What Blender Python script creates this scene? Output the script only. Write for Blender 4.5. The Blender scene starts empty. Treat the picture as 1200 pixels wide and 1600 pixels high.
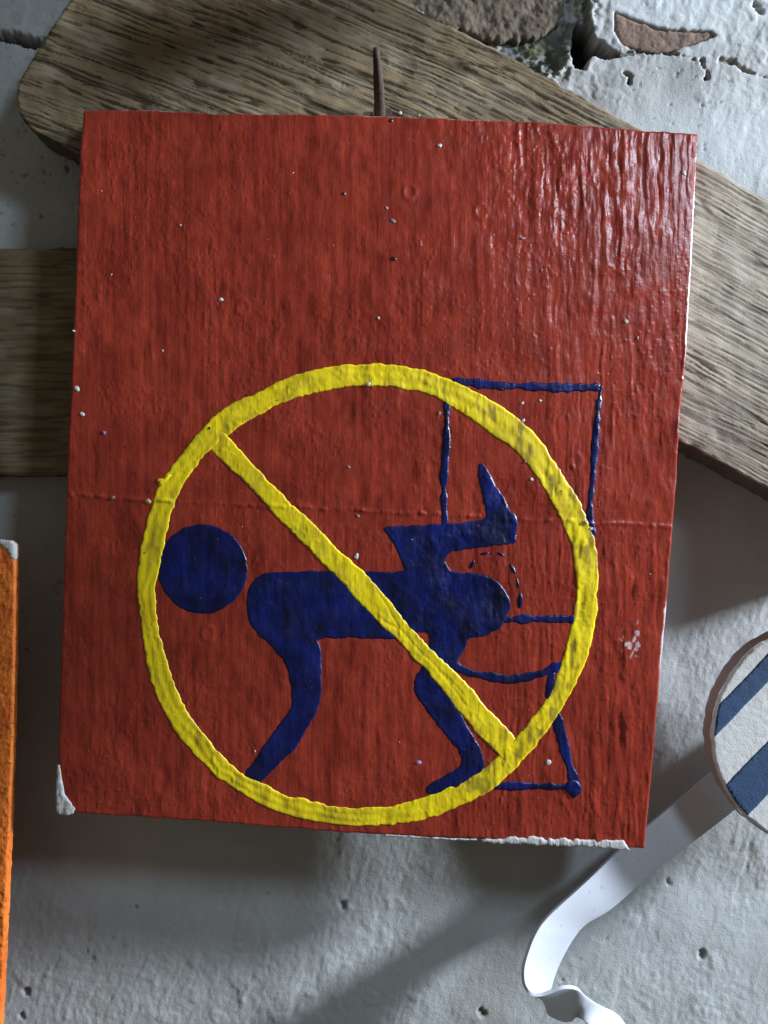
import bpy, math, random
import numpy as np
from mathutils import Vector
from mathutils.geometry import delaunay_2d_cdt
random.seed(4)
sc = bpy.context.scene

# ------------------------------------------------------------------ camera, light
D = 0.40                      # metres from the lens to the wall face
Z0 = 1.5                      # height of the camera above the floor
K = 36.0/26.0/1600.0          # metres per photo pixel and metre of distance
cam_d = bpy.data.cameras.new("camera"); cam = bpy.data.objects.new("camera", cam_d)
sc.collection.objects.link(cam); sc.camera = cam
cam_d.sensor_fit = 'VERTICAL'; cam_d.sensor_height = 36; cam_d.lens = 26
cam_d.clip_start = 0.005; cam_d.clip_end = 50
cam.location = (0, -D, Z0); cam.rotation_euler = (math.pi/2, 0, 0)

def window_lamp(name, d, dist, w, h, power, col):
    L = bpy.data.lights.new(name, 'AREA'); L.shape = 'RECTANGLE'; L.size = w; L.size_y = h
    L.energy = power; L.color = col
    o = bpy.data.objects.new(name, L); sc.collection.objects.link(o)
    v = Vector((d[0], -d[2], d[1])).normalized()
    o.location = Vector((0, 0, Z0)) + v*dist
    o.rotation_euler = (-v).to_track_quat('-Z', 'Y').to_euler()
    return o
# a window up to the right in front of the wall, and an opening far along the wall on the same side
window_lamp("window_light", (0.80, 0.72, 1.0), 1.0, 0.12, 0.16, 3.35, (0.62, 0.81, 1.0))
window_lamp("doorway_light", (3.7, 1.2, 1.0), 1.5, 0.12, 0.18, 55.0, (0.74, 0.85, 1.0))
W = bpy.data.worlds.new("World"); sc.world = W; W.use_nodes = True
W.node_tree.nodes["Background"].inputs[0].default_value = (0.92, 0.90, 0.78, 1)
W.node_tree.nodes["Background"].inputs[1].default_value = 0.105
vs = sc.view_settings
vs.view_transform = 'Standard'; vs.look = 'None'; vs.exposure = 0.08; vs.gamma = 1
vs.use_curve_mapping = False

# ------------------------------------------------------------------ helpers
def S(z): return (D - z)*K
def XZ(px, py, z):            # photo pixel at height z above the wall -> world x, z
    s = S(z); return (px - 600)*s, Z0 + (800 - py)*s
def hsh(ix, iy, seed):
    n = (ix.astype(np.int64)*374761393 + iy.astype(np.int64)*668265263 + seed*1442695041) & 0xffffffff
    n = ((n ^ (n >> 13))*1274126177) & 0xffffffff
    n = ((n ^ (n >> 15))*2246822519) & 0xffffffff
    return ((n ^ (n >> 16)) & 0xffff)/65535.0*2 - 1
def vn(x, y, seed=0):
    x = np.asarray(x, float); y = np.asarray(y, float)
    ix = np.floor(x); iy = np.floor(y); fx = x-ix; fy = y-iy
    fx = fx*fx*fx*(fx*(fx*6-15)+10); fy = fy*fy*fy*(fy*(fy*6-15)+10)
    a = hsh(ix, iy, seed); b = hsh(ix+1, iy, seed); c = hsh(ix, iy+1, seed); d = hsh(ix+1, iy+1, seed)
    return (a*(1-fx)+b*fx)*(1-fy) + (c*(1-fx)+d*fx)*fy
def fbm(x, y, seed=0, o=3, g=0.5):
    r = 0; a = 1; t = 0
    for i in range(o):
        c, s_ = math.cos(0.6*i), math.sin(0.6*i)
        k = 2.0**i
        r = r + a*vn((x*c+y*s_)*k+17*i, (-x*s_+y*c)*k-9*i, seed+i); t += a; a *= g
    return r/t
def fbma(x, y, seed=0, o=3, g=0.5):       # keeps its axes: for stretched noise
    r = 0; a = 1; t = 0
    for i in range(o):
        r = r + a*vn(x*2**i+17.3*i, y*2**i-9.1*i, seed+i); t += a; a *= g
    return r/t
def sm(a, b, x):
    t = np.clip((x-a)/(b-a), 0, 1); return t*t*(3-2*t)
def sdist(px, py, poly, closed=True):     # distance to a polygon, negative inside
    P = np.array(poly, float); n = len(P)
    d = np.full(np.shape(px), 1e9); ins = np.zeros(np.shape(px), bool)
    for i in range(n if closed else n-1):
        a = P[i]; b = P[(i+1) % n]; e = b-a
        t = np.clip(((px-a[0])*e[0]+(py-a[1])*e[1])/(e@e+1e-9), 0, 1)
        d = np.minimum(d, np.hypot(px-a[0]-t*e[0], py-a[1]-t*e[1]))
        if closed:
            c = ((a[1] > py) != (b[1] > py))
            with np.errstate(divide='ignore', invalid='ignore'):
                ins ^= c & (px < (b[0]-a[0])*(py-a[1])/((b[1]-a[1]) if b[1] != a[1] else 1e-9)+a[0])
    return np.where(ins, -d, d) if closed else d

def make_mesh(name, V, F, mat, parent=None, attrs=None, smooth=True, sharp_from=None):
    """V n x 3 world positions, F list of faces or an m x 4 / m x 3 array"""
    me = bpy.data.meshes.new(name)
    V = np.asarray(V, np.float32)
    if isinstance(F, np.ndarray):
        m, k = F.shape
        me.vertices.add(len(V)); me.vertices.foreach_set('co', V.ravel())
        me.loops.add(m*k); me.loops.foreach_set('vertex_index', F.astype(np.int32).ravel())
        me.polygons.add(m); me.polygons.foreach_set('loop_start', np.arange(0, m*k, k, dtype=np.int32))
        try: me.polygons.foreach_set('loop_total', np.full(m, k, np.int32))
        except Exception: pass
    else:
        me.from_pydata([tuple(map(float, v)) for v in V], [], F)
    me.update(calc_edges=True); me.validate()
    if attrs:
        for an, av in attrs.items():
            if av.ndim == 1:
                at = me.attributes.new(an, 'FLOAT', 'POINT'); at.data.foreach_set('value', av.astype(np.float32))
            else:
                at = me.attributes.new(an, 'FLOAT_COLOR', 'POINT')
                c = np.ones((len(V), 4), np.float32); c[:, :3] = av; at.data.foreach_set('color', c.ravel())
    me.polygons.foreach_set('use_smooth', np.full(len(me.polygons), smooth))
    me.materials.append(mat)
    o = bpy.data.objects.new(name, me); sc.collection.objects.link(o)
    if parent: o.parent = parent; o.matrix_parent_inverse = parent.matrix_world.inverted()
    return o
def tag(o, label=None, cat=None, group=None, kind=None):
    if label: o['label'] = label
    if cat: o['category'] = cat
    if group: o['group'] = group
    if kind: o['kind'] = kind
    return o
def thing(name, px, py, z, label, cat):
    x, zz = XZ(px, py, z)
    o = bpy.data.objects.new(name, None); sc.collection.objects.link(o)
    o.location = (x, -z, zz); o.empty_display_size = 0.02
    bpy.context.view_layer.update()
    return tag(o, label, cat)

def curve(pts, n):
    P = np.array(pts, float); d = np.r_[0, np.cumsum(np.hypot(*np.diff(P, axis=0).T))]
    t = np.linspace(0, d[-1], n)
    return np.c_[np.interp(t, d, P[:, 0]), np.interp(t, d, P[:, 1])]
def coons(bottom, right, top, left, nu, nv):
    """bottom/top run left to right, left/right run bottom to top; returns px, py arrays nv x nu"""
    B = curve(bottom, nu)[None]; T = curve(top, nu)[None]; L = curve(left, nv)[:, None]; R = curve(right, nv)[:, None]
    u = np.linspace(0, 1, nu)[None, :, None]; v = np.linspace(0, 1, nv)[:, None, None]
    P = (1-v)*B+v*T+(1-u)*L+u*R-((1-u)*(1-v)*B[:, :1]+u*(1-v)*B[:, -1:]+(1-u)*v*T[:, :1]+u*v*T[:, -1:])
    return P[..., 0], P[..., 1]

def grid_faces(nv, nu, off=0):
    i = np.arange(nv*nu).reshape(nv, nu)+off
    return np.stack([i[:-1, :-1], i[:-1, 1:], i[1:, 1:], i[1:, :-1]], -1).reshape(-1, 4)

def slab(name, PX, PY, H, zf, zb, mat, parent=None, attrs=None, edge_r=4.0, side_rough=0.3, seed=1, edge_wob=0.0, steps=6):
    """Front face as a height field on the grid PX,PY (photo px at depth zf), then sides down to zb.
    H in metres; edge_r is the rounding in px."""
    nv, nu = PX.shape
    loop = np.r_[np.arange(nu), nu*np.arange(1, nv)+nu-1, (nv-1)*nu+np.arange(nu-2, -1, -1), nu*np.arange(nv-2, 0, -1)]
    # distance to the edge, measured along the grid
    def cum(ax):
        d = np.hypot(np.diff(PX, axis=ax), np.diff(PY, axis=ax))
        c = np.concatenate([np.zeros_like(np.take(d, [0], ax)), np.cumsum(d, axis=ax)], ax)
        return np.minimum(c, np.take(c, [-1], ax)-c)
    e = np.minimum(cum(0), cum(1))
    s = S(zf)
    t = np.clip(1-e/edge_r, 0, 1)
    Hh = H*np.clip(e/3.0, 0.25, 1) - edge_r*s*0.8*(1-np.sqrt(np.clip(1-t*t, 0, 1)))
    X = (PX-600)*s; Z = Z0+(800-PY)*s
    V = [np.c_[X.ravel(), -(zf+Hh).ravel(), Z.ravel()]]
    F = [grid_faces(nv, nu)]
    lx = X.ravel()[loop]; lz = Z.ravel()[loop]; ly = -(zf+Hh).ravel()[loop]
    m = len(loop); base = nv*nu
    # outward normal of the loop
    dx = np.roll(lx, -1)-np.roll(lx, 1); dz = np.roll(lz, -1)-np.roll(lz, 1); l = np.hypot(dx, dz)+1e-12
    nx, nz = dz/l, -dx/l
    cx, cz = lx.mean(), lz.mean()
    if np.sum(nx*(lx-cx)+nz*(lz-cz)) < 0: nx, nz = -nx, -nz
    arc = np.cumsum(l)/2/s
    for k in range(steps+1):
        f = k/steps
        yy = ly*(1-f)+(-zb)*f
        r = 0 if k == 0 else side_rough*0.001*fbm(arc/9, np.full(m, f*6+seed), seed+3)
        V.append(np.c_[lx+nx*r, yy, lz+nz*r])
    V = np.concatenate(V)
    j = np.arange(m); jn = (j+1) % m
    for k in range(steps):
        a = base+k*m
        F.append(np.stack([a+j, a+m+j, a+m+jn, a+jn], -1))
    F = np.concatenate(F)
    A = {}
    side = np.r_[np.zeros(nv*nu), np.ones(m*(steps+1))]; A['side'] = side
    if attrs:
        for k_, v_ in attrs.items():
            if v_.ndim == 2: A[k_] = np.r_[v_.ravel(), np.tile(v_.ravel()[loop], steps+1)]
            else:
                vv = v_.reshape(-1, 3); A[k_] = np.concatenate([vv, np.tile(vv[loop], (steps+1, 1))])
    return make_mesh(name, V, F, mat, parent, A)

# ------------------------------------------------------------------ materials
class NT:
    def __init__(s, name):
        s.m = bpy.data.materials.new(name); s.m.use_nodes = True; s.t = s.m.node_tree
        s.b = s.t.nodes["Principled BSDF"]
        s.co = s.t.nodes.new('ShaderNodeTexCoord').outputs['Object']
    def n(s, t, **k):
        nd = s.t.nodes.new(t)
        for a, v in k.items(): setattr(nd, a, v)
        return nd
    def link(s, a, b): s.t.links.new(a, b)
    def noise(s, scale, detail=3, stretch=None, rough=0.55, dist=0.0):
        n = s.n('ShaderNodeTexNoise'); n.inputs['Scale'].default_value = scale; n.inputs['Detail'].default_value = detail
        n.inputs['Roughness'].default_value = rough; n.inputs['Distortion'].default_value = dist
        if stretch:
            mp = s.n('ShaderNodeMapping'); mp.inputs['Scale'].default_value = stretch[:3]
            if len(stretch) > 3: mp.inputs['Rotation'].default_value = (0, stretch[3], 0)
            s.link(s.co, mp.inputs[0]); s.link(mp.outputs[0], n.inputs['Vector'])
        else: s.link(s.co, n.inputs['Vector'])
        return n.outputs['Fac']
    def attr(s, name):
        a = s.n('ShaderNodeAttribute'); a.attribute_name = name; return a
    def ramp(s, f, pts):
        r = s.n('ShaderNodeValToRGB'); e = r.color_ramp.elements
        while len(e) < len(pts): e.new(0.5)
        for i, (p, c) in enumerate(pts):
            e[i].position = p; e[i].color = (c, c, c, 1) if not isinstance(c, tuple) else (*c, 1)
        s.link(f, r.inputs[0]); return r.outputs[0]
    def mix(s, a, b, f, mode='MIX'):
        m = s.n('ShaderNodeMix'); m.data_type = 'RGBA'; m.blend_type = mode
        for v, i in ((f, 0), (a, 6), (b, 7)):
            if isinstance(v, (int, float)): m.inputs[i].default_value = v
            elif isinstance(v, tuple): m.inputs[i].default_value = (*v, 1)
            else: s.link(v, m.inputs[i])
        return m.outputs[2]
    def math(s, op, a, b=0.0):
        m = s.n('ShaderNodeMath'); m.operation = op
        for v, i in ((a, 0), (b, 1)):
            if isinstance(v, (int, float)): m.inputs[i].default_value = v
            else: s.link(v, m.inputs[i])
        return m.outputs[0]
    def bump(s, h, dist, strength=1.0, prev=None):
        b = s.n('ShaderNodeBump'); b.inputs['Distance'].default_value = dist; b.inputs['Strength'].default_value = strength
        s.link(h, b.inputs['Height'])
        if prev is not None: s.link(prev, b.inputs['Normal'])
        return b.outputs[0]
    def out(s, col=None, rough=None, normal=None, **k):
        for v, n_ in ((col, 'Base Color'), (rough, 'Roughness'), (normal, 'Normal')):
            if v is None: continue
            if isinstance(v, (int, float)): s.b.inputs[n_].default_value = v
            elif isinstance(v, tuple): s.b.inputs[n_].default_value = (*v, 1)
            else: s.link(v, s.b.inputs[n_])
        for n_, v in k.items(): s.b.inputs[n_.replace('_', ' ')].default_value = v
        return s.m

def paint(name, dark, light, stretch=(420, 420, 12), gloss=(0.20, 0.36), bump=0.00012, coat=0.0):
    t = NT(name)
    st = t.noise(1.0, 4, stretch)
    bl = t.noise(70, 3)
    f = t.mix(st, bl, 0.45)
    c = t.mix(dark, light, t.ramp(f, [(0.34, 0.0), (0.66, 1.0)]))
    # dust and grime that settled in small specks
    sp = t.noise(900, 1); c = t.mix(c, (0.45, 0.36, 0.32), t.math('MULTIPLY', t.ramp(sp, [(0.74, 0.0), (0.80, 1.0)]), 0.35))
    nrm = t.bump(t.noise(1.0, 3, (900, 900, 130)), bump)
    nrm = t.bump(t.noise(260, 2), bump*2.0, 1.0, nrm)
    r = t.ramp(t.noise(130, 3), [(0.3, gloss[0]), (0.7, gloss[1])])
    return t, c, r, nrm

t, c, r, nrm = paint("red_paint", (0.175, 0.0165, 0.009), (0.36, 0.0425, 0.021), gloss=(0.20, 0.36))
wp = t.attr('worn').outputs['Fac']
c = t.mix(c, (0.62, 0.50, 0.50), wp)
M_red = t.out(c, r, nrm, Specular_IOR_Level=0.42)
t, c, r, nrm = paint("yellow_paint", (0.76, 0.53, 0.005), (0.90, 0.68, 0.009), stretch=(150, 150, 40), gloss=(0.3, 0.5), bump=0.0001)
th = t.attr('thin').outputs['Fac']
c = t.mix(c, (0.15, 0.085, 0.02), th)
M_yel = t.out(c, r, nrm)
t, c, r, nrm = paint("blue_paint", (0.001, 0.0022, 0.015), (0.005, 0.011, 0.115), stretch=(120, 120, 50), gloss=(0.25, 0.5), bump=0.00014)
M_blue = t.out(c, r, nrm, Specular_IOR_Level=0.4)
t, c, r, nrm = paint("orange_paint", (0.66, 0.125, 0.012), (0.84, 0.215, 0.022), stretch=(180, 180, 90), gloss=(0.5, 0.7), bump=0.0003)
pit = t.ramp(t.noise(520, 3), [(0.30, 1.0), (0.42, 0.0)])
c = t.mix(c, (0.16, 0.04, 0.012), t.math('MULTIPLY', pit, 0.7))
M_orange = t.out(c, r, nrm)
t = NT("primer"); M_primer = t.out(t.mix((0.36, 0.34, 0.32), (0.60, 0.58, 0.55), t.noise(500, 4)), 0.7, t.bump(t.noise(1.0, 4, (900, 900, 200)), 0.0004))
t = NT("dried_drops"); M_drop = t.out(t.attr('tone').outputs['Color'], 0.4)

t = NT("weathered_wood")
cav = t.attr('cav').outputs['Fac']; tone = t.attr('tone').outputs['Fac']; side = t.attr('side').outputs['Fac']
c = t.mix((0.058, 0.041, 0.024), (0.29, 0.215, 0.128), cav)
c = t.mix(c, (0.50, 0.45, 0.375), t.math('MULTIPLY', tone, 0.8))
c = t.mix(c, t.mix((0.5, 0.5, 0.5), (1.25, 1.2, 1.12), t.noise(55, 4)), 1.0, 'MULTIPLY')
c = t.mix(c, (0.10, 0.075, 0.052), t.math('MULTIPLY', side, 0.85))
nrm = t.bump(t.noise(1400, 3), 0.00015)
M_wood = t.out(c, 0.85, nrm)
t.b.inputs['Specular IOR Level'].default_value = 0.25

t = NT("whitewash")
c = t.attr('tint').outputs['Color']
c = t.mix(c, t.mix((0.82, 0.83, 0.80), (1.1, 1.1, 1.08), t.noise(40, 5)), 1.0, 'MULTIPLY')
n1 = t.noise(1000, 5, None, 0.65)
nrm = t.bump(n1, 0.00026); nrm = t.bump(t.noise(260, 3), 0.0002, 1.0, nrm)
M_wall = t.out(c, 0.88, nrm)
t.b.inputs['Specular IOR Level'].default_value = 0.3

t = NT("fired_clay"); M_brick = t.out(t.mix((0.13, 0.080, 0.055), (0.30, 0.20, 0.15), t.noise(160, 5)), 0.9, t.bump(t.noise(500, 4), 0.0005))
t = NT("rusty_iron"); M_rust = t.out(t.mix((0.020, 0.015, 0.011), (0.12, 0.075, 0.045), t.noise(500, 4)), 0.75, t.bump(t.noise(900, 3), 0.0003))
t = NT("white_enamel")
c = t.mix((0.52, 0.52, 0.56), (0.62, 0.62, 0.65), t.noise(60, 3))
c = t.mix(c, (0.30, 0.27, 0.25), t.math('MULTIPLY', t.ramp(t.noise(330, 3, (1, 1, 1)), [(0.66, 0.0), (0.74, 1.0)]), 0.6))
M_enamel = t.out(c, 0.42, t.bump(t.noise(300, 2), 0.00006))
t = NT("disc_white"); M_dw = t.out(t.mix((0.56, 0.53, 0.49), (0.68, 0.65, 0.61), t.noise(300, 4)), 0.75, t.bump(t.noise(900, 4), 0.0002))
t = NT("disc_blue"); M_db = t.out(t.mix((0.020, 0.048, 0.105), (0.030, 0.068, 0.145), t.noise(200, 4)), 0.7, t.bump(t.noise(900, 4), 0.0002))
t = NT("disc_rim"); M_rim = t.out(t.mix((0.28, 0.235, 0.20), (0.46, 0.41, 0.37), t.noise(1.0, 4, (60, 700, 60))), 0.8, t.bump(t.noise(1.0, 4, (60, 900, 60)), 0.0003))

# ------------------------------------------------------------------ the wall
xs = np.r_[np.arange(-900, -60, 14), np.arange(-60, 1262, 2.5), np.arange(1262, 2300, 14)]
ys = np.r_[np.arange(-1000, -30, 14), np.arange(-30, 210, 1.8), np.arange(210, 1640, 2.7), np.arange(1640, 2300, 14)]
PX, PY = np.meshgrid(xs, ys)
wx = PX+9*fbm(PX/40, PY/40, 51); wy = PY+9*fbm(PX/40, PY/40, 61)
rough = 0.22+0.60*sm(-0.2, 0.35, fbm(PX/170, PY/170, 5, 2)+0.25*sm(700, 1000, PX)+0.5*sm(220, 60, PY)+0.35*sm(1430, 1540, PY))
H = 0.0020*fbm(PX/230, PY/230, 1, 2)+0.0005*fbm(PX/62, PY/62, 2, 2)
H += 0.00027*rough*fbm(wx/17, wy/26, 3, 4, 0.6)+0.00022*rough*fbm(wx/5, wy/7, 4, 2)
H += 0.00022*rough*fbma((wx+0.35*wy)/9, (wy-0.35*wx)/70, 7, 2)                   # brush marks
trow = sm(0.40, 0.62, fbm(PX/34, PY/30, 9, 2))*0.0004; H += trow*rough
pits = sm(0.50, 0.66, fbm(wx/8, wy/9, 11, 3, 0.6))*sm(0.0, 0.4, fbm(PX/150, PY/150, 12, 1)-0.05-0.25+0.55*sm(400, 150, PY)); H -= 0.0006*pits
base = np.stack([0.50+0.05*fbm(PX/120, PY/120, 21), 0.495+0.05*fbm(PX/120, PY/120, 21), 0.49+0.05*fbm(PX/120, PY/120, 21)+0.015*fbm(PX/160, PY/160, 23)], -1)
def blend(T, m, c): return T*(1-m[..., None])+np.array(c)*m[..., None]
T = base
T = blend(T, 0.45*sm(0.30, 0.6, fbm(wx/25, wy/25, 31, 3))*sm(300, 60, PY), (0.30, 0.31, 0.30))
T = blend(T, 0.65*pits, (0.20, 0.19, 0.17))
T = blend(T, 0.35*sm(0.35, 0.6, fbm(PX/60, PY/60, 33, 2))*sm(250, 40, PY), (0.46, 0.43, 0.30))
rag = 8*fbm(PX/11, PY/11, 41, 4, 0.65)+9*fbm(PX/38, PY/38, 43, 2)
# the broken-out hole with mud mortar behind the whitewash
hole = sdist(PX, PY, [(300, -60), (560, -20), (640, 12), (700, 62), (742, 92), (800, 118), (846, 120), (876, 104), (896, 78), (915, 40), (925, 8), (945, -60)])+rag
mh = sm(3, -3, hole)
inner = 0.0018*fbm(PX/30, PY/30, 44, 4, 0.62)+0.0011*fbm(PX/7, PY/7, 45, 3, 0.6)
H = H*(1-mh)+(-0.0065-0.004*sm(0, -50, hole)+inner+0.0035*sm(700, 820, PX)*sm(40, 110, PY))*mh
H += 0.0007*np.exp(-((hole-9)/8)**2)*(0.5+0.5*fbm(PX/15, PY/15, 46))
mud = np.stack([0.115+0.06*fbm(PX/22, PY/22, 47), 0.112+0.05*fbm(PX/22, PY/22, 47), 0.082+0.04*fbm(PX/22, PY/22, 48)], -1)
T = T*(1-mh[..., None])+np.clip(mud, 0.02, 1)*mh[..., None]
T = blend(T, mh*0.75*sm(0.30, 0.45, fbm(PX/14, PY/14, 49, 2)+0.35*sm(-26, 0, hole)), (0.34, 0.33, 0.32))
# crumbs of bare mortar along the lower lip
lip = sm(30, 4, hole)*(1-mh)*sm(-0.05, 0.15, fbm(PX/7, PY/7, 52, 3, 0.6))*sm(640, 760, PX)
T = blend(T, 0.8*lip, (0.17, 0.145, 0.115)); H -= 0.0012*lip
# deep black crevice
crev = sdist(PX, PY, [(906, 26), (922, 30), (930, 52), (948, 74), (968, 84), (950, 90), (926, 84), (914, 110), (900, 104), (892, 80), (900, 56)])+0.4*rag
mc = sm(2.5, -3.5, crev); H -= 0.020*mc; T = blend(T, mc, (0.022, 0.020, 0.018))
# socket of the exposed brick sliver
brk_poly = [(962, 18), (985, 28), (1030, 44), (1070, 48), (1112, 47), (1118, 54), (1085, 66), (1050, 78), (1010, 74), (976, 66), (962, 44)]
brk = sdist(PX, PY, brk_poly)+0.25*rag
mb = sm(3, -2, brk); H -= 0.0042*mb; T = blend(T, mb, (0.20, 0.14, 0.11))
H += 0.0004*np.exp(-((brk-7)/6)**2)
# crack lines, the course joint, single pits
def groove(pts, w, depth, col, k=1.0):
    global H, T
    d = sdist(PX, PY, pts, False)+0.45*rag+0.25*w*fbm(PX/4, PY/4, 77, 2)
    m = sm(w, 0, d+0.5*np.minimum(w, 5)*fbm(PX/3.5, PY/3.5, 78, 2))*k; H = H-depth*m; T = blend(T, 0.85*m, col)
groove([(940, 60), (956, 82), (1010, 76), (1060, 84), (1084, 92)], 5, 0.003, (0.15, 0.12, 0.095))
groove([(1128, 92), (1150, 98), (1172, 112), (1210, 124)], 5, 0.002, (0.25, 0.22, 0.15), 0.8)
groove([(1097, 94), (1099, 104), (1106, 112), (1104, 121)], 4, 0.005, (0.05, 0.045, 0.04))
groove([(976, 112), (986, 119), (984, 130)], 4, 0.003, (0.10, 0.09, 0.08))
groove([(-60, 52), (10, 55), (50, 64), (120, 66)], 11, 0.009, (0.085, 0.072, 0.052))
groove([(1180, 4), (1190, 16)], 6, 0.002, (0.12, 0.11, 0.08))
groove([(1185, 1002), (1210, 985)], 7, 0.003, (0.10, 0.08, 0.07))
for (a, b, q) in [(104, 261, 5), (64, 336, 3.5), (42, 205, 3), (40, 1547, 4.5), (34, 1585, 4), (213, 1415, 3), (535, 1412, 4.5), (417, 1394, 2.5),
                  (1043, 1375, 5), (1095, 1488, 6), (752, 1580, 5), (1024, 233, 3.5), (986, 215, 3), (1052, 262, 4), (955, 154, 2.5)]:
    groove([(a, b), (a+q*0.4, b+q)], q*1.0, 0.0012, (0.10, 0.095, 0.09))
s0 = S(0)
V = np.c_[((PX-600)*s0).ravel(), -H.ravel(), (Z0+(800-PY)*s0).ravel()]
wall = thing("plaster_wall", 600, 800, 0, "rough whitewashed wall behind everything, its plaster broken open at the top", "wall")

make_mesh("plaster", V, grid_faces(*PX.shape)[:, ::-1], M_wall, wall, {'tint': np.clip(T.reshape(-1, 3), 0.01, 1)})

def patch(name, outline, zfun, mat, parent, step=3.0, zref=0.0, seed=0, wob=0.0, thick=0.0003, bulge=None, attrs=None, nseg=2.5, skirt=0.0006):
    """A closed outline in photo px triangulated over the surface zfun (metres above the wall)."""
    P = np.array(outline, float); n = len(P)
    seg = []
    for i in range(n):
        a, b = P[i], P[(i+1) % n]; m = max(1, int(np.hypot(*(b-a))/nseg))
        for k in range(m): seg.append(a+(b-a)*k/m)
    Q = np.array(seg); m = len(Q)
    dx = np.roll(Q[:, 0], -1)-np.roll(Q[:, 0], 1); dy = np.roll(Q[:, 1], -1)-np.roll(Q[:, 1], 1); l = np.hypot(dx, dy)+1e-9
    area = np.sum(Q[:, 0]*np.roll(Q[:, 1], -1)-np.roll(Q[:, 0], -1)*Q[:, 1])
    sg = 1 if area > 0 else -1
    w = wob*(fbm(Q[:, 0]/7, Q[:, 1]/7, seed+5, 2)+0.8*fbm(Q[:, 0]/22, Q[:, 1]/22, seed+8, 1)) if wob else 0
    Q = Q+np.c_[dy/l*sg*w, -dx/l*sg*w]
    x0, y0 = Q.min(0); x1, y1 = Q.max(0)
    gx, gy = np.meshgrid(np.arange(x0, x1, step), np.arange(y0, y1, step)); gx = gx.ravel(); gy = gy.ravel()
    gx = gx+(gy/step % 2)*step*0.25
    d = sdist(gx, gy, Q); k = d < -min(step*0.5, 1.0)
    inn = np.c_[gx[k], gy[k]]; din = -d[k]
    allp = np.concatenate([Q, inn])
    vo, eo, fo, ov, oe, of = delaunay_2d_cdt([Vector(p) for p in allp], [(i, (i+1) % m) for i in range(m)], [], 1, 1e-4)
    vo = np.array([(v.x, v.y) for v in vo])
    de = np.full(len(vo), 0.0)
    for i, src in enumerate(ov):
        if src and src[0] >= m: de[i] = din[src[0]-m]
    z = zfun(vo[:, 0], vo[:, 1])+thick*(0.35+0.65*np.clip(1-(1-np.clip(de/3.0, 0, 1))**2, 0, 1))
    if bulge is not None: z = z+bulge(vo[:, 0], vo[:, 1], de)
    s = S(zref)
    V = np.c_[(vo[:, 0]-600)*s, -z, Z0+(800-vo[:, 1])*s]
    F = []
    for f in fo:
        a, b, c_ = (vo[i] for i in f[:3])
        cr = (b[0]-a[0])*(c_[1]-a[1])-(b[1]-a[1])*(c_[0]-a[0])
        F.append(list(f) if cr < 0 else list(f)[::-1])
    # skirt down into the surface so that the edge has thickness
    cnt = {}
    for f in F:
        for i in range(len(f)):
            e = (f[i], f[(i+1) % len(f)]); cnt[e] = cnt.get(e, 0)+1
    V = V.tolist(); low = {}
    for (a, b) in list(cnt):
        if (b, a) not in cnt:
            for q in (a, b):
                if q not in low:
                    v = V[q]; V.append([v[0], v[1]+skirt+thick, v[2]]); low[q] = len(V)-1
            F.append([b, a, low[a], low[b]])
    A = None
    if attrs:
        A = {}
        full = np.concatenate([vo, vo[list(low.keys())]]) if low else vo
        for an, fn in attrs.items(): A[an] = fn(full[:, 0], full[:, 1])
    return make_mesh(name, V, F, mat, parent, A)
patch("brick", brk_poly, lambda x, y: -0.0035+0.0022*sm(75, 30, y)+0.0005*fbm(x/9, y/9, 3), M_brick, wall, 3, 0, 5, 1.5, 0.0004, skirt=0.004)
M_mudbrick = NT("mud_brick"); M_mudbrick = M_mudbrick.out(M_mudbrick.mix((0.050, 0.036, 0.022), (0.19, 0.14, 0.095), M_mudbrick.noise(110, 5)), 0.95, M_mudbrick.bump(M_mudbrick.noise(300, 4), 0.0008))
patch("brick", [(300, -55), (520, -30), (640, -6), (700, 30), (780, 52), (850, 48), (878, 20), (884, -20), (880, -60)],
      lambda x, y: -0.0072+0.0013*fbm(x/26, y/26, 13, 4, 0.6)+0.0006*fbm(x/7, y/7, 14, 3)-0.002*sm(700, 640, x), M_mudbrick, wall, 2.5, 0, 9, 6, 0.001, skirt=0.004)

# ------------------------------------------------------------------ weathered planks
def wood_fields(PX, PY, slope0, curv, seed):
    g = PY-(slope0*PX+curv*PX*PX); a = PX*(1+0.2*slope0)+PY*slope0
    g = g+7*fbm(a/260, g/60, seed, 2)+1.6*fbm(a/40, g/14, seed+1, 2)
    lines = fbma(a/210, g/4.0, seed+2, 2, 0.7)
    fine = fbma(a/60, g/2.2, seed+4, 1)
    h = np.clip(0.5+0.75*lines+0.30*fine, 0, 1)
    dash = sm(0.38, 0.66, fbma(a/34, g/2.7, seed+6, 1))
    h = np.clip(h-0.45*dash, 0, 1)
    cav = sm(0.0, 0.5, h)
    split = sm(0.055, 0.0, np.abs(fbm(a/330, g/34, seed+21, 2)-0.12))*sm(0.05, 0.3, fbm(a/120, g/50, seed+22, 1))
    h = np.clip(h-0.9*split, -0.8, 1); cav = np.minimum(cav, 1-0.9*split)
    soft = 0.5+0.5*fbm(PX/70, PY/70, seed+9, 2)
    H = 0.00045*(h-0.5)*(0.45+0.8*soft)+0.0012*fbm(PX/150, PY/110, seed+11, 2)+0.0004*fbm(PX/30, PY/22, seed+12, 2)
    tone = sm(0.0, 0.5, fbm(a/60, g/16, seed+14, 3)+0.25*(h-0.5))
    return H, cav, tone
wob = lambda pts, n, amp, seed: [tuple(p+amp*np.array([0.3*float(fbm(p[0]/16, p[1]/16, seed)), float(fbm(p[0]/16, p[1]/16, seed+1))])) for p in curve(pts, n)]
bottom = wob([(60, 208), (84, 218), (120, 240), (600, 468), (1065, 688), (1200, 762), (1420, 885)], 220, 3.5, 3)
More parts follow.
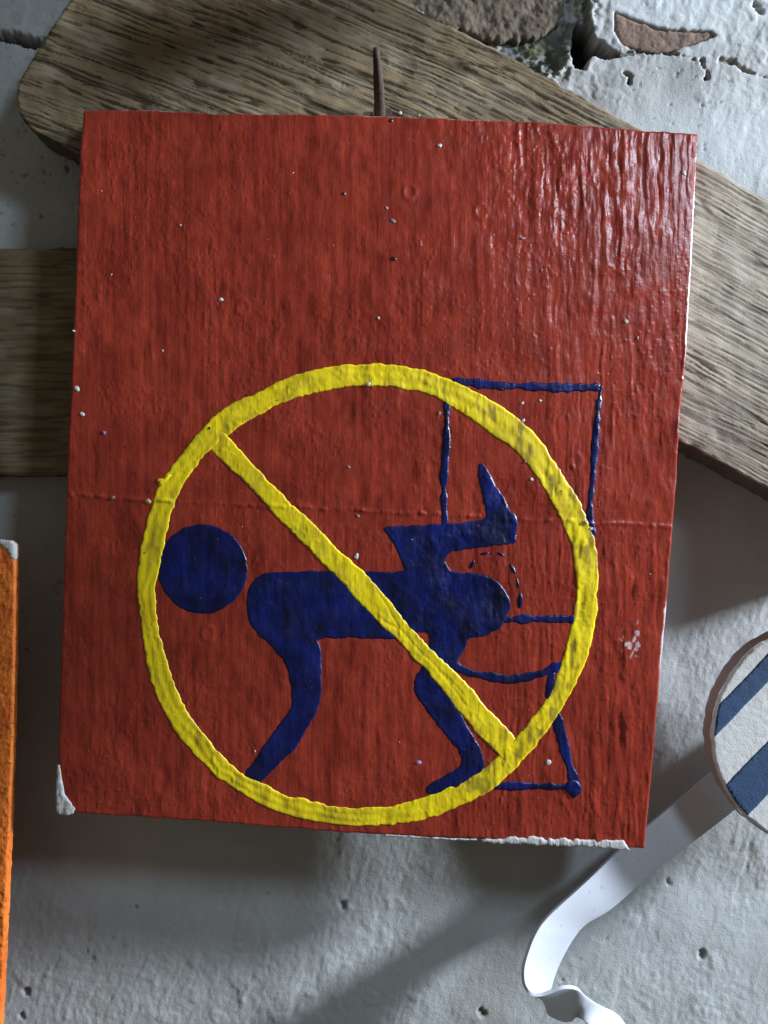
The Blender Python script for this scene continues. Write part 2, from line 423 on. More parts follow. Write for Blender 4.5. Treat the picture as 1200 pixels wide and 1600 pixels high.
top = wob([(245, -190), (640, 6), (800, 88), (985, 190), (1190, 302), (1420, 430)], 220, 3.5, 5)
left = wob([(60, 208), (38, 192), (27, 172), (23, 150), (27, 128), (44, 98), (76, 46), (110, -4), (200, -130), (245, -190)], 90, 3, 7)
PX1, PY1 = coons(bottom, [(1420, 885), (1420, 430)], top, left, 900, 260)
Hh, cav, tone = wood_fields(PX1, PY1, 0.33, 0.00009, 100)
tone = np.clip(tone*0.28+0.75*sm(900, 1120, PX1)*(0.55+0.45*cav), 0, 1)  # right end paler: its stronger light is painted into the wood colour
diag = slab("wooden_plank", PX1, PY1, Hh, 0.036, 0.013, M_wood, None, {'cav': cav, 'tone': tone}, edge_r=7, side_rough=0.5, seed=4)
tag(diag, "broad weathered plank with a rounded end slanting down behind the top of the red sign", "plank")
bottom = wob([(-420, 742), (-60, 742), (120, 742), (560, 745)], 140, 3, 13)
top = wob([(-420, 386), (-60, 387), (20, 388), (110, 386), (560, 388)], 140, 4, 15)
PX2, PY2 = coons(bottom, [(560, 745), (560, 388)], top, [(-420, 742), (-420, 386)], 520, 210)
Hh, cav, tone = wood_fields(PX2, PY2, 0.0, 0.0, 140)
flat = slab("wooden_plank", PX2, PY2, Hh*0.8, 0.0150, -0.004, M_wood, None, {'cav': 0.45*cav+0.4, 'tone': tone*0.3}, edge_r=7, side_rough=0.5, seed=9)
tag(flat, "level grey-brown plank jutting out behind the left edge of the red sign", "plank")

# ------------------------------------------------------------------ red sign
ZS, ZSB = 0.0510, 0.0375
sign = thing("warning_sign", 550, 1300, ZSB, "hand-painted red board with a yellow prohibition ring over a blue bent figure", "sign")
def sign_h(x, y):
    x = np.asarray(x, float); y = np.asarray(y, float)
    r = sm(680, 900, x)
    low = sm(1080, 1250, y)*sm(500, 800, x)
    xw = x+5*fbm(x/50, y/60, 203, 2)+1.5*vn(x/14, y/22, 204)
    ridge = fbma(xw/8.5, y/(95), 201, 2, 0.55)
    drip = 0.55*fbma(xw/5.6, y/21, 207, 2, 0.5)+0.6*fbma(xw/7.5, y/60, 208, 2, 0.5)*sm(600, 300, y)
    drip = np.where(drip > 0, drip, drip*0.6)
    blob = fbm(x/20, y/32, 211, 2)
    h = (0.000075+0.00014*r)*ridge*(0.3+0.95*sm(-0.35, 0.35, fbm(x/80, y/130, 231, 2)))+(0.00003+0.00024*np.maximum(r*0.85, low))*drip
    h += 0.00011*sm(0.42, 0.70, fbm(x/4.5, y/6.5, 221, 1))*sm(-0.1, 0.3, fbm(x/60, y/70, 222, 1)+0.25*r)
    h += (0.00027+0.00016*r)*blob*sm(-0.3, 0.4, fbm(x/120, y/150, 213)+0.2*(1-r)) + 0.0004*fbm(x/170, y/170, 215)
    cy = 774+(x-105)*0.052+3*fbm(x/30, x*0, 217)
    h += 0.00060*np.exp(-((y-cy)/3.4)**2)*(0.45+0.8*np.clip(fbm(x/11, y*0, 219), -0.4, 1))
    for (a, b) in ((325, 990), (752, 330), (380, 480), (900, 720), (640, 300)):
        rr = np.hypot(x-a, (y-b)*0.8); h += 0.00022*np.exp(-((rr-9)/3.5)**2)
    return h
bottom = wob([(90, 1270), (118, 1272), (300, 1283), (500, 1299), (650, 1309), (750, 1312), (900, 1322), (975, 1326), (1008, 1327)], 330, 1.6, 23)
right = wob([(1008, 1327), (1020, 1200), (1030, 1080), (1042, 950), (1050, 850), (1058, 750), (1064, 640), (1073, 560), (1082, 400), (1089, 260), (1092, 208)], 300, 2.4, 25)
top = wob([(130, 170), (250, 171), (340, 176), (500, 178), (600, 180), (850, 190), (1000, 202), (1092, 208)], 330, 1.6, 27)
left = wob([(90, 1270), (90, 1150), (95, 1000), (100, 850), (105, 700), (112, 550), (118, 400), (124, 230), (130, 170)], 300, 2.0, 29)
bottom[0] = left[0]; top[0] = left[-1]; right[0] = bottom[-1]; right[-1] = top[-1]
PXs, PYs = coons(bottom, right, top, left, 640, 740)
# worn through to pale primer in shapes of their own: the right arris and a scuffed spot
ex = np.hypot(*(np.stack([PXs, PYs])-np.stack([PXs[:, -1:], PYs[:, -1:]])))
fn = fbm(PXs/6, PYs/9, 71, 2)
worn = sm(4.5, 2.0, ex+2*fn)*(sm(300, 320, PYs)*sm(560, 520, PYs)+sm(935, 950, PYs)*sm(1080, 1000, PYs))
worn = np.maximum(worn, 0.8*sm(0.18, 0.38, fn-0.5*sm(6, 22, np.hypot((PXs-990)*0.9, (PYs-1000)*0.6))+0.15)*sm(26, 12, np.hypot(PXs-990, (PYs-1000)*0.7)))
ex2 = np.abs(PYs-PYs[-1:, :]); worn = np.maximum(worn, 0.6*sm(2.4, 0.8, ex2+1.5*fn)*sm(0.0, 0.4, fbm(PXs/60, PYs*0, 73, 2)+0.15))
board = slab("board", PXs, PYs, sign_h(PXs, PYs), ZS, ZSB, M_red, sign, {'worn': np.clip(worn, 0, 1)}, edge_r=4.5, side_rough=0.25, seed=12)
zs = lambda x, y: ZS+sign_h(x, y)
ring_out = [(560, 568), (600, 568), (640, 572), (680, 583), (720, 600), (767, 625), (810, 653), (847, 690), (873, 733), (900, 773), (920, 817), (932, 857), (935, 890), (933, 933), (930, 983), (920, 1023), (893, 1080), (867, 1127), (820, 1187), (767, 1237), (723, 1257), (663, 1283), (580, 1290), (523, 1290), (447, 1273), (400, 1253), (350, 1223), (310, 1187), (277, 1147), (247, 1097), (230, 1040), (220, 977), (214, 920), (215, 890), (223, 837), (237, 787), (250, 757), (267, 730), (293, 697), (323, 660), (350, 637), (387, 620), (440, 593), (500, 575)]
ring_in = [(560, 602), (580, 603), (623, 607), (663, 612), (697, 630), (747, 662), (780, 685), (813, 713), (840, 747), (863, 783), (880, 820), (897, 863), (901, 907), (900, 933), (892, 987), (873, 1047), (857, 1090), (807, 1153), (780, 1180), (757, 1200), (713, 1228), (663, 1245), (613, 1260), (580, 1263), (527, 1262), (483, 1250), (440, 1243), (413, 1223), (380, 1211), (343, 1177), (310, 1140), (280, 1090), (263, 1043), (250, 993), (242, 940), (242, 915), (252, 873), (262, 820), (278, 773), (300, 737), (327, 703), (353, 680), (393, 655), (433, 632), (477, 618), (517, 607)]
def smooth(P, it=1):          # Chaikin
    P = np.array(P, float)
    for _ in range(it):
        N = np.roll(P, -1, 0); P = np.stack([0.75*P+0.25*N, 0.25*P+0.75*N], 1).reshape(-1, 2)
    return P
RO, RI = smooth(ring_out, 2), smooth(ring_in, 2)
def resamp(P, n):
    Q = np.concatenate([P, P[:1]]); return curve(Q, n+1)[:-1]
n = 420
# ring as a grid between outer and inner outline: pair by angle round the centre
c0 = np.array([575, 930.0]); ang = np.linspace(0, 2*math.pi, 1301)[:-1]
def radial(P):
    a = np.arctan2(P[:, 1]-c0[1], P[:, 0]-c0[0]); r_ = np.hypot(*(P-c0).T); o = np.argsort(a)
    return np.interp(ang, a[o] % (2*math.pi), r_[o], period=2*math.pi)
ao, ai = radial(RO), radial(RI)
cs, sn = np.cos(ang), np.sin(ang)
ao = ao+1.9*fbm(cs*38, sn*38, 81, 2)+1.3*vn(cs*16, sn*16, 83); ai = ai+1.9*fbm(cs*38, sn*38, 85, 2)+1.3*vn(cs*16+9, sn*16, 87)
def thin_map(x, y):
    f = fbm(x/16, y/26, 91, 3)+0.6*fbma(x/4.2, y/24, 93, 2)
    k = sm(0.14, 0.60, f)*(0.34+0.34*sm(600, 800, x))
    for (a, b, w, h_, amt) in ((240, 850, 5, 30, .6), (250, 780, 6, 5, .8), (666, 596, 6, 12, .5), (790, 680, 24, 13, .5), (820, 715, 16, 18, .5), (880, 800, 10, 25, .35),
                       (870, 1080, 9, 26, .55), (820, 1120, 20, 18, .35), (448, 1258, 7, 9, .75), (512, 1275, 26, 7, .45), (600, 1272, 40, 4, .35), (735, 1222, 12, 8, .6), (790, 1185, 10, 14, .4),
                       (260, 900, 4, 20, .3), (305, 690, 10, 8, .35), (918, 940, 5, 40, .4), (385, 655, 14, 4, .5)):
        k = np.maximum(k, amt*np.exp(-(((x-a)/w)**2+((y-b)/h_)**2))*(0.75+0.5*f))
    return np.clip(k, 0, 0.9)
R = 18; vv = np.linspace(0, 1, R)
RX = c0[0]+cs[None]*(ai[None]*(1-vv[:, None])+ao[None]*vv[:, None]); RY = c0[1]+sn[None]*(ai[None]*(1-vv[:, None])+ao[None]*vv[:, None])
de = np.minimum(vv, 1-vv)[:, None]*(ao-ai)[None]
def lay(x, y, seed): return 0.00006*fbm(x/11, y/11, seed, 2)
thk = 0.00013*(0.35+0.65*np.clip(1-(1-np.clip(de/3.5, 0, 1))**2, 0, 1))*(0.75+0.5*sm(-.4, .4, fbm(RX/40, RY/40, 94)))
brush = 0.00005*np.sin(vv[:, None]*15+2.0*vn(cs*9, sn*9, 95)[None])*sm(0, 4, de)
sS = S(ZS)
Zr = zs(RX, RY)+0.00010+thk+lay(RX, RY, 96)+brush
V = [np.c_[((RX-600)*sS).ravel(), -Zr.ravel(), (Z0+(800-RY)*sS).ravel()]]
for row in (0, R-1): V.append(np.c_[(RX[row]-600)*sS, -(Zr[row]-0.0012), Z0+(800-RY[row])*sS])
V = np.concatenate(V); m = len(ang)
i = np.arange(R*m).reshape(R, m); F = np.stack([i[:-1], np.roll(i[:-1], -1, 1), np.roll(i[1:], -1, 1), i[1:]], -1).reshape(-1, 4)[:, ::-1]
j = np.arange(m); jn = (j+1) % m; e0 = R*m; e1 = R*m+m
F = np.concatenate([F, np.stack([j, jn, e0+jn, e0+j], -1), np.stack([(R-1)*m+jn, (R-1)*m+j, e1+j, e1+jn], -1)])
th = thin_map(RX, RY).ravel(); th = np.r_[th, th[:m], th[-m:]]
make_mesh("prohibition_ring", V, F, M_yel, sign, {'thin': th})
YB = lambda seed: (lambda x, y, d: lay(x, y, seed))
bar = [(336, 668), (353, 680), (375, 703), (400, 730), (427, 760), (450, 783), (473, 803), (505, 833), (533, 863), (567, 893), (600, 927), (618, 948), (630, 967), (650, 988), (670, 1010), (690, 1030), (713, 1050), (735, 1074), (753, 1097), (780, 1126), (805, 1152), (812, 1166), (792, 1192), (775, 1176), (757, 1160), (740, 1140), (722, 1118), (707, 1100), (685, 1070), (663, 1043), (647, 1030), (630, 1010), (613, 993), (597, 978), (580, 960), (560, 940), (530, 905), (500, 877), (473, 848), (447, 820), (430, 805), (413, 787), (385, 755), (353, 727), (330, 706), (318, 690)]
patch("slash_bar", smooth(bar, 1), lambda x, y: zs(x, y)+0.00011, M_yel, sign, 1.8, ZS, 301, 1.6, 0.00026, lambda x, y, d: lay(x, y, 97)-0.00022*(sm(350, 338, x)+sm(790, 804, x))-0.00020*np.exp(-((d-sm(560, 640, x)*15)/2.0)**2)*sm(560, 620, x)*sm(740, 700, x),
      {'thin': lambda x, y: 0.8*thin_map(x, y)})
patch("paint_dribble", [(252, 757), (262, 750), (268, 742), (262, 741), (256, 747), (247, 748), (245, 753), (249, 754), (247, 758)], zs, M_yel, sign, 2, ZS, 302, 0.3, 0.0007, None, {'thin': lambda x, y: x*0})
# blue figure
def under(x, y):              # the blue lies flat where the thicker yellow was painted over it
    dr = np.minimum(np.maximum(sdist(x, y, ring_out), -sdist(x, y, ring_in)), sdist(x, y, bar))
    return -0.00045*sm(-1.5, -4.5, dr)
head = [(316+70.5*math.cos(a)+(2 if k % 3 == 0 else 0), 889+70.5*math.sin(a)) for k, a in enumerate(np.linspace(0, 2*math.pi, 25)[:-1])]
BB = lambda k, s_: (lambda x, y, d: under(x, y)+(0.00004+k*sm(600, 680, x)*sm(0.0, 6.0, d))*fbm(x/11, y/14, s_, 3))
patch("figure_head", smooth(head, 1), zs, M_blue, sign, 1.9, ZS, 311, 1.4, 0.00017, BB(0, 312))
body = [(385, 940), (388, 920), (398, 905), (412, 897), (430, 894), (500, 892), (570, 892), (633, 895), (628, 876), (618, 858), (608, 838), (597, 823), (640, 821), (690, 818), (730, 815), (753, 813), (760, 806), (756, 785), (750, 757), (747, 735), (752, 722), (758, 728), (767, 743), (780, 767), (790, 783), (797, 797), (806, 806), (809, 820), (806, 836), (808, 848), (796, 851), (770, 853), (747, 855), (725, 860), (703, 863), (695, 876), (700, 886), (705, 895), (740, 895), (767, 902), (780, 911), (790, 923), (797, 935), (798, 950), (792, 962), (786, 977), (770, 990), (750, 997), (730, 997), (728, 1010), (722, 1020), (716, 1033), (706, 1052), (708, 1080), (714, 1103), (722, 1120), (740, 1150), (750, 1168), (758, 1190), (758, 1210), (738, 1230), (700, 1244), (668, 1242), (663, 1230), (680, 1220), (700, 1209), (718, 1200), (724, 1190), (718, 1175), (700, 1153), (680, 1130), (668, 1113), (658, 1099), (646, 1082), (648, 1060), (660, 1042), (668, 1020), (671, 1000), (669, 988), (650, 986), (635, 997), (600, 998), (545, 997), (494, 997), (500, 1012), (502, 1024), (501, 1055), (502, 1088), (497, 1107), (487, 1128), (473, 1150), (455, 1176), (433, 1197), (420, 1211), (405, 1224), (388, 1222), (382, 1208), (400, 1183), (416, 1162), (433, 1137), (446, 1118), (458, 1102), (456, 1085), (453, 1065), (450, 1046), (444, 1036), (439, 1028), (430, 1015), (415, 1001), (400, 988), (389, 972), (385, 956)]
patch("figure_body", smooth(body, 1), zs, M_blue, sign, 1.9, ZS, 313, 1.5, 0.00022, BB(0.00022, 314))
def stroke(pts, w, seed):
    P = curve(pts, max(6, int(sum(np.hypot(*np.diff(np.array(pts, float), axis=0).T))/3)))
    d = np.gradient(P, axis=0); l = np.hypot(*d.T)+1e-9; nr = np.c_[-d[:, 1]/l, d[:, 0]/l]
    ww = w/2*(1+0.6*fbm(P[:, 0]/17+seed, P[:, 1]/17, seed, 2)+0.14*vn(P[:, 0]/4, P[:, 1]/4, seed))
    ww[0] *= 0.75; ww[-1] *= 0.75
    return np.concatenate([P+nr*ww[:, None], (P-nr*ww[:, None])[::-1]])
for nm, pts, w in (("cistern_line", [(706, 597), (740, 598), (780, 603), (830, 604), (880, 606), (938, 605)], 12),
                   ("cistern_line", [(939, 602), (935, 640), (930, 690), (928, 720), (925, 760), (921, 800), (927, 836)], 9),
                   ("cistern_line", [(698, 626), (698, 665), (697, 700), (693, 745), (694, 780), (695, 820)], 10),
                   ("seat_line", [(784, 968), (830, 967), (870, 967), (905, 968)], 13),
                   ("bowl_line", [(700, 1036), (735, 1052), (770, 1058), (795, 1062), (820, 1059), (850, 1051), (885, 1034)], 12),
                   ("pedestal_line", [(862, 1050), (860, 1072), (858, 1096)], 12),
                   ("pedestal_line", [(862, 1092), (869, 1120), (877, 1150), (885, 1180), (893, 1208), (900, 1236)], 14),
                   ("pedestal_line", [(770, 1229), (810, 1228), (850, 1229), (896, 1230)], 11)):
    patch(nm, stroke(pts, w, hash_ if False else int(pts[0][0])), zs, M_blue, sign, 2.4, ZS, 320+int(pts[0][1]) % 7, 0.9, 0.00024, BB(0.00008, 330), nseg=1.6)
patch("paint_blot", smooth([(884, 1222), (898, 1216), (908, 1226), (910, 1236), (902, 1244), (896, 1248), (888, 1240), (882, 1233)], 1), zs, M_blue, sign, 2, ZS, 341, 0.8, 0.0007, None)
for (x, y, a, L, w) in ((738, 882, -62, 16, 6), (757, 865, -12, 16, 5), (783, 866, 22, 14, 4), (801, 888, 62, 20, 6), (809, 911, 78, 19, 3.5), (813, 938, 95, 26, 8)):
    ca, sa = math.cos(math.radians(a)), math.sin(math.radians(a))
    P = [(x+ca*L/2*u-sa*w/2*v, y+sa*L/2*u+ca*w/2*v) for u, v in ((-1, 0), (-.5, -.8), (.1, -1), (.7, -.7), (1, 0), (.6, .8), (0, 1), (-.6, .6))]
    patch("dash_mark", smooth(P, 1), zs, M_blue, sign, 2, ZS, int(x), 0.5, 0.00045, None, nseg=1.5)
# pale primer where the red stops short of the edge
P = [(752, 1312)]+[(x, 1312+(x-752)*0.048-1.5-6*sm(770, 800, x)-3.2*float(fbm(x/6, 0*x, 61, 2))-2*sm(930, 950, x)) for x in np.arange(756., 978., 3.)]+[(982, 1326), (985, 1329)]+[(x, 1315.5+(x-752)*0.052+1.6*float(fbm(x/5, 0*x, 62, 2))) for x in np.arange(982., 752., -3.)]
patch("bare_edge", P, lambda x, y: ZS+0*x-0.0003, M_primer, sign, 2.2, ZS, 351, 1.2, 0.0006, lambda x, y, d: 0.00022*fbma(x/3, y/20, 63, 2), nseg=2, skirt=0.002)
patch("bare_edge", [(600, 1303), (660, 1307), (700, 1310), (745, 1311), (745, 1314), (700, 1313), (650, 1310), (600, 1307)], lambda x, y: ZS+0*x-0.0006, M_primer, sign, 2.2, ZS, 353, 0.9, 0.0007, None, nseg=2, skirt=0.002)
patch("bare_corner", [(89, 1196), (93, 1195), (97, 1222), (101, 1242), (109, 1252), (117, 1264), (114, 1271), (104, 1274), (93, 1273), (87.5, 1268), (87, 1240)], lambda x, y: ZS+0*x-0.0003, M_primer, sign, 2.2, ZS, 355, 0.6, 0.0006,
      lambda x, y, d: 0.0004*fbm(x/7, y/9, 65, 2), nseg=2, skirt=0.002)
# dried drops of paint and specks of dirt, too small to pick apart
def drops(name, items, zf, parent, kind=True, zref=ZS):
    V = []; F = []; C = []
    for (x, y, r_, col) in items:
        b = len(V); s = S(zref); el = random.uniform(0.55, 1.0); ir = [random.uniform(0.72, 1.2) for _ in range(8)]; an = random.uniform(0, 3)
        for k, (rr, hh) in enumerate(((1.0, -0.15), (0.88, 0.12), (0.5, 0.22), (0.0, 0.24))):
            for q in range(8):
                a = q/8*2*math.pi; ux, uy = rr*r_*ir[q]*math.cos(a), rr*r_*ir[q]*math.sin(a)*el
                X_ = x+ux*math.cos(an)-uy*math.sin(an); Y_ = y+ux*math.sin(an)+uy*math.cos(an)
                V.append(((X_-600)*s, -(float(zf(X_, Y_))+hh*r_*s*0.8), Z0+(800-Y_)*s)); C.append(col)
        for k in range(3):
            for q in range(8):
                F.append((b+k*8+q, b+(k+1)*8+q, b+(k+1)*8+(q+1) % 8, b+k*8+(q+1) % 8))
    o = make_mesh(name, V, F, M_drop, parent, {'tone': np.array(C)})
    if kind: o['kind'] = 'stuff'
    return o
wt = (0.50, 0.48, 0.46); bk = (0.02, 0.008, 0.008); rd = (0.30, 0.03, 0.02); gy = (0.20, 0.17, 0.16); pk = (0.50, 0.20, 0.16)
items = [(345, 468, 4.6, wt), (120, 607, 5, wt), (128, 647, 4.2, wt), (575, 601, 4.4, (0.5, 0.5, 0.45)), (557, 869, 5, wt), (687, 227, 3.6, wt), (857, 1191, 5, wt), (1069, 270, 4.2, wt), (591, 497, 2.6, wt),
         (615, 404, 4.2, bk), (537, 303, 3.6, bk), (538.5, 303, 2.2, wt), (604, 325, 3.4, pk), (614, 345, 5, gy), (816, 372, 4.5, gy), (611, 188, 4, bk), (386, 618, 2.6, bk), (327, 669, 2.2, bk), (816, 630, 3.6, wt), (844, 626, 3.2, wt),
         (818, 657, 3.4, wt), (830, 749, 3, wt), (820, 722, 2.6, pk), (915, 816, 3.6, wt), (924, 826, 4, wt), (978, 502, 4, (0.35, 0.28, 0.2)), (996, 528, 3.2, (0.35, 0.28, 0.2)), (559, 806, 3.2, gy), (232, 783, 5, (0.55, 0.45, 0.15)), (176, 778, 4.2, gy),
         (162, 676, 4.5, (0.22, 0.08, 0.2)), (654, 1192, 5, (0.35, 0.2, 0.3)), (644, 843, 1.8, wt), (606, 958-32, 1.6, wt), (350, 880, 1.5, wt), (512, 919, 1.6, wt), (398, 1174, 1.6, wt), (115, 517, 2.4, wt), (254, 548, 2, wt), (174, 429, 2, wt), (282, 352, 2, wt), (458, 270, 1.8, wt), (545, 730, 3, gy), (686, 646, 3.5, gy)]
for k in range(60):
    items.append((random.uniform(120, 1050), random.uniform(215, 1260), random.uniform(0.7, 1.6), random.choice([(0.4, 0.3, 0.28), pk, rd, rd, rd, rd, bk, bk])))
def over(x, y):               # sit on top of whichever paint layer lies there
    yel = sdist(np.array([x]), np.array([y]), ring_out)[0] < 0 and sdist(np.array([x]), np.array([y]), ring_in)[0] > 0
    return float(zs(x, y))+(0.0004 if yel else 0.0001)
drops("dried_drops", items, over, sign)

# ------------------------------------------------------------------ nail in the plank above the sign
def tube(path, rad, nseg=14, mat=None, name="", parent=None, cap=True):
    P = [Vector(p) for p in path]; V = []; F = []
    for i_, p in enumerate(P):
        d_ = (P[min(i_+1, len(P)-1)]-P[max(i_-1, 0)]).normalized()
        a = d_.cross(Vector((1, 0, 0))).normalized(); b = d_.cross(a)
        for q in range(nseg):
            th_ = q/nseg*2*math.pi; rr = rad[i_]*(1+0.08*float(vn(i_*0.9, q*0.7, 5)))
            V.append(p+a*math.cos(th_)*rr+b*math.sin(th_)*rr)
    for i_ in range(len(P)-1):
        for q in range(nseg):
            F.append((i_*nseg+q, i_*nseg+(q+1) % nseg, (i_+1)*nseg+(q+1) % nseg, (i_+1)*nseg+q))
    if cap:
        F.append(tuple(range(nseg))[::-1]); F.append(tuple((len(P)-1)*nseg+q for q in range(nseg)))
    return make_mesh(name, [tuple(v) for v in V], F, mat, parent)
def W3(px, py, z): x, zz = XZ(px, py, z); return Vector((x, -z, zz))
nail = thing("nail", 592, 196, 0.036, "long dark rusty nail sticking up out of the plank above the red sign", "nail")
a = W3(593, 205, 0.032); b = W3(587, 76, 0.072)
pts = [a.lerp(b, f)+Vector((0.0006*math.sin(f*3.0), 0, 0)) for f in np.linspace(0, 1, 12)]
tube(pts, [0.0027]*4+[0.0025]*3+[0.0023, 0.0021, 0.0019, 0.0017, 0.0012], 16, M_rust, "shank", nail)
hm = make_mesh("rust_hole", [tuple(W3(598+19*math.cos(q/14*6.283)*(1+0.2*math.sin(q*2.3)), 182+15*math.sin(q/14*6.283), 0.0374)) for q in range(14)], [tuple(range(14))[::-1]], M_rust, nail)
dr = drops("loose_crumb", [(625, 176, 3.6, wt), (655, 180, 2, wt)], lambda x, y: 0.0368, None, False, 0.0368)
tag(dr, "tiny white crumbs lying on the plank just above the sign's top edge", "crumb")

# ------------------------------------------------------------------ orange board
orange = thing("orange_board", -60, 1700, 0.022, "orange painted board cut by the frame, with a chipped white top corner", "board")
bottom = [(-420, 1900), (-22, 1900)]
right = wob([(-22, 1900), (0, 1600), (7, 1450), (14, 1300), (19, 1150), (22, 1000), (23, 900), (23, 852)], 260, 1.6, 41)
top = wob([(-420, 838), (-10, 844), (8, 845), (18, 846), (23, 852)], 100, 1.5, 43)
left = [(-420, 1900), (-420, 838)]
PXo, PYo = coons(bottom, right, top, left, 230, 520)
Ho = 0.00035*fbm(PXo/12, PYo/12, 401, 3)+0.0002*fbm(PXo/4, PYo/5, 402, 2)-0.0004*sm(0.45, 0.6, fbm(PXo/5, PYo/5, 403, 2))
slab("board", PXo, PYo, Ho, 0.048, 0.0440, M_orange, orange, None, 4, 0.25, 15)
PXb, PYb = coons([(-420, 1200), (-120, 1200)], [(-120, 1200), (-120, 1080)], [(-420, 1080), (-120, 1080)], [(-420, 1200), (-420, 1080)], 40, 20)
slab("batten", PXb, PYb, PXb*0, 0.0438, -0.003, M_wood, orange, {'cav': PXb*0+0.6, 'tone': PXb*0}, 4, 0.3, 16)
patch("chipped_corner", [(-8, 843), (6, 844), (17, 845), (23, 851), (24, 866), (23.5, 874), (17, 873), (16, 866), (13, 864), (12, 858), (8, 857), (4, 852), (-4, 850)],
      lambda x, y: 0.0481+0*x-0.0005*sm(18, 24, x), M_primer, orange, 2, 0.048, 405, 0.5, 0.0005, lambda x, y, d: 0.0002*fbm(x/4, y/4, 407), nseg=1.5, skirt=0.002)

# ------------------------------------------------------------------ striped disc
ZD = 0.040
disc = thing("striped_disc", 1288, 1326, 0.030, "round board with blue and white slanting stripes on the right side", "disc")
cx, cy, r_ = 1288, 1151, 175.5
nr, na = 60, 360
rr = np.linspace(0.0, 1, nr)[:, None]; aa = np.linspace(0, 2*math.pi, na, endpoint=False)[None]
Rw = r_+1.2*vn(np.cos(aa)*14, np.sin(aa)*14, 3)
DX = cx+rr*Rw*np.cos(aa); DY = cy+rr*Rw*np.sin(aa)
Hd = 0.00012*fbm(DX/8, DY/8, 501, 2)-0.0011*np.clip((rr-0.978)/0.022, 0, 1)**2
sD = S(ZD)
V = np.c_[((DX-600)*sD).ravel(), -(ZD+Hd).ravel(), (Z0+(800-DY)*sD).ravel()]
i = np.arange(nr*na).reshape(nr, na); F = np.stack([i[:-1], i[1:], np.roll(i[1:], -1, 1), np.roll(i[:-1], -1, 1)], -1).reshape(-1, 4)
make_mesh("face", V, F, M_dw, disc)
V = []; F = []
for k in range(9):
    f = k/8; z = ZD-0.0011-f*0.0085
    for q in range(na):
        a = q/na*2*math.pi; R1 = (float(Rw[0, q])+0.4+1.6*math.sin(f*math.pi))*sD+0.00013*float(vn(a*22, f*3, 9))
        V.append(((cx-600)*sD+R1*math.cos(a), -z, Z0+(800-cy)*sD-R1*math.sin(a)))
i = np.arange(9*na).reshape(9, na); F = np.stack([i[:-1], i[1:], np.roll(i[1:], -1, 1), np.roll(i[:-1], -1, 1)], -1).reshape(-1, 4)
make_mesh("rim", np.array(V), F, M_rim, disc)
nn = np.array([0.722, 0.692]); tt = np.array([0.692, -0.722])
for (v0, v1) in ((1573, 1603), (1667, 1725), (1790, 1848), (1912, 1970)):
    P = []
    Rr = r_-3.6; cc = nn@np.array([cx, cy]); ct = tt@np.array([cx, cy])
    for side_ in (0, 1):
        vs_ = np.linspace(v0, v1, 14) if side_ == 0 else np.linspace(v1, v0, 14)
        for v in vs_:
            h_ = math.sqrt(max(Rr*Rr-(v-cc)**2, 1)); P.append(tuple(nn*v+tt*(ct+(-h_ if side_ == 0 else h_))))
    patch("stripe", P, lambda x, y: ZD+0.00012*fbm(x/8, y/8, 501, 2)-0.0011*np.clip((np.hypot(x-cx, y-cy)/r_-0.978)/0.022, 0, 1)**2, M_db, disc, 5, ZD, int(v0), 0.5, 0.00018, None, nseg=3, skirt=0.0004)

# ------------------------------------------------------------------ bent white metal strip
A = [(1230, 1112, .012), (1109, 1209, .013), (1012, 1290, .016), (966, 1329, .019), (905, 1386, .025), (857, 1430, .031), (836, 1458, .036), (823, 1490, .040), (817, 1516, .043), (819, 1538, .044), (829, 1552, .044), (845, 1554, .044), (861, 1549, .044), (878, 1543, .044), (892, 1542, .043), (904, 1546, .041), (912, 1554, .036), (922, 1562, .030), (942, 1573, .026), (966, 1588, .024), (990, 1622, .023)]
B = [(1275, 1158, .012), (1155, 1258, .013), (1059, 1332, .015), (1010, 1370, .016), (955, 1418, .019), (914, 1443, .021), (893, 1468, .022), (875, 1500, .023), (866, 1522, .023), (861, 1538, .023), (856, 1556, .023), (854, 1572, .022), (857, 1583, .021), (868, 1590, .020), (880, 1594, .019), (892, 1594, .020), (900, 1590, .024), (906, 1591, .029), (920, 1602, .033), (940, 1622, .035), (960, 1650, .036)]
def spline(P, n):
    P = np.array(P, float); k = len(P); out = []
    for t_ in np.linspace(0, k-1-1e-6, n):
        i_ = int(t_); f = t_-i_; p0, p1, p2, p3 = P[max(i_-1, 0)], P[i_], P[i_+1], P[min(i_+2, k-1)]
        out.append(0.5*((2*p1)+(-p0+p2)*f+(2*p0-5*p1+4*p2-p3)*f*f+(-p0+3*p1-3*p2+p3)*f**3))
    return np.array(out)
n = 260
a3 = [W3(*p) for p in spline(A, n)]; b3 = [W3(*p) for p in spline(B, n)]
V = []; F = []
m = 9
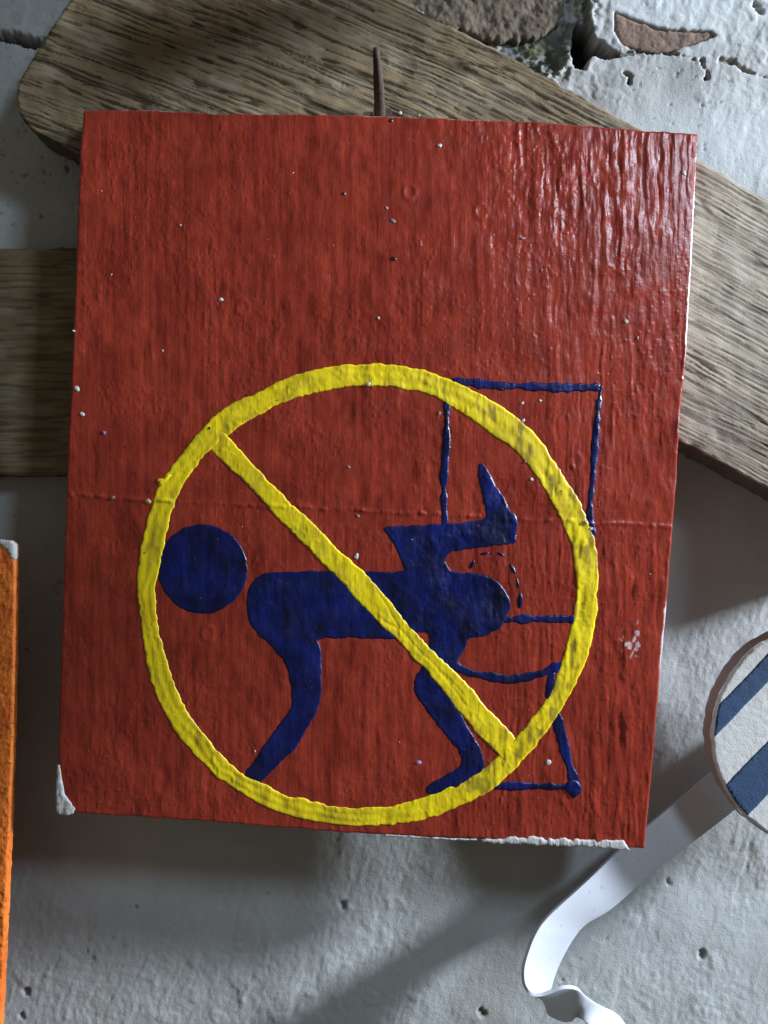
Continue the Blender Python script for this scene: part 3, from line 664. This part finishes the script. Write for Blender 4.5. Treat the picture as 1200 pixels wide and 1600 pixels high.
for p, q in zip(a3, b3):
    for k in range(m): V.append(tuple(p.lerp(q, k/(m-1))))
F = grid_faces(n, m)
strip = make_mesh("metal_strip", np.array(V), F, M_enamel)
so = strip.modifiers.new("thickness", 'SOLIDIFY'); so.thickness = 0.0016; so.offset = 0
bv = strip.modifiers.new("edge", 'BEVEL'); bv.width = 0.0003; bv.segments = 2; bv.limit_method = 'ANGLE'; bv.angle_limit = math.radians(50)
tag(strip, "bent white metal band running from under the striped disc and curling at its lower end", "metal strip")

# ------------------------------------------------------------------ unseen boards added outside the frame to cast shade on wall and plank
def plain_board(name, poly, z0_, z1_, mat, label, cat):
    """poly: world x, z (about the camera's height) in metres"""
    m_ = len(poly); V = []; N = 16; Q = []
    for i_ in range(m_):
        a_, b_ = np.array(poly[i_]), np.array(poly[(i_+1) % m_])
        for k_ in range(N): Q.append(a_+(b_-a_)*k_/N)
    Q = np.array(Q)+0.0012*np.c_[vn(np.arange(len(Q))*0.6, np.zeros(len(Q)), 3), vn(np.arange(len(Q))*0.6, np.ones(len(Q)), 8)]
    n_ = len(Q)
    for z_ in (z1_, z0_):
        for q in Q: V.append((q[0], -z_, Z0+q[1]))
    F = [tuple(range(n_)), tuple(range(2*n_-1, n_-1, -1))]+[(i_, i_+n_, (i_+1) % n_+n_, (i_+1) % n_) for i_ in range(n_)]
    o = make_mesh(name, V, F, mat, None, None, False)
    return tag(o, label, cat)
plain_board("added_shade_board", [(-0.062, 0.240), (0.05, 0.272), (0.05, 0.307), (-0.050, 0.292)], 0.095, 0.107, M_wood, "short grey plank above the frame that shades the slanting plank's rounded end", "board")
plain_board("added_shade_board", [(0.241, 0.125), (0.236, 0.012), (0.275, 0.030), (0.312, 0.055), (0.316, 0.130)], 0.145, 0.155, M_orange, "unseen small orange board added beyond the frame to the right to shade the wall", "board")
plain_board("added_shade_board", [(0.12, 0.232), (0.2, 0.255), (0.27, 0.275), (0.27, 0.292), (0.2, 0.290), (0.12, 0.284)], 0.095, 0.105, M_wood, "unseen narrow grey lath added above the frame to keep side light off the slanting plank", "board")
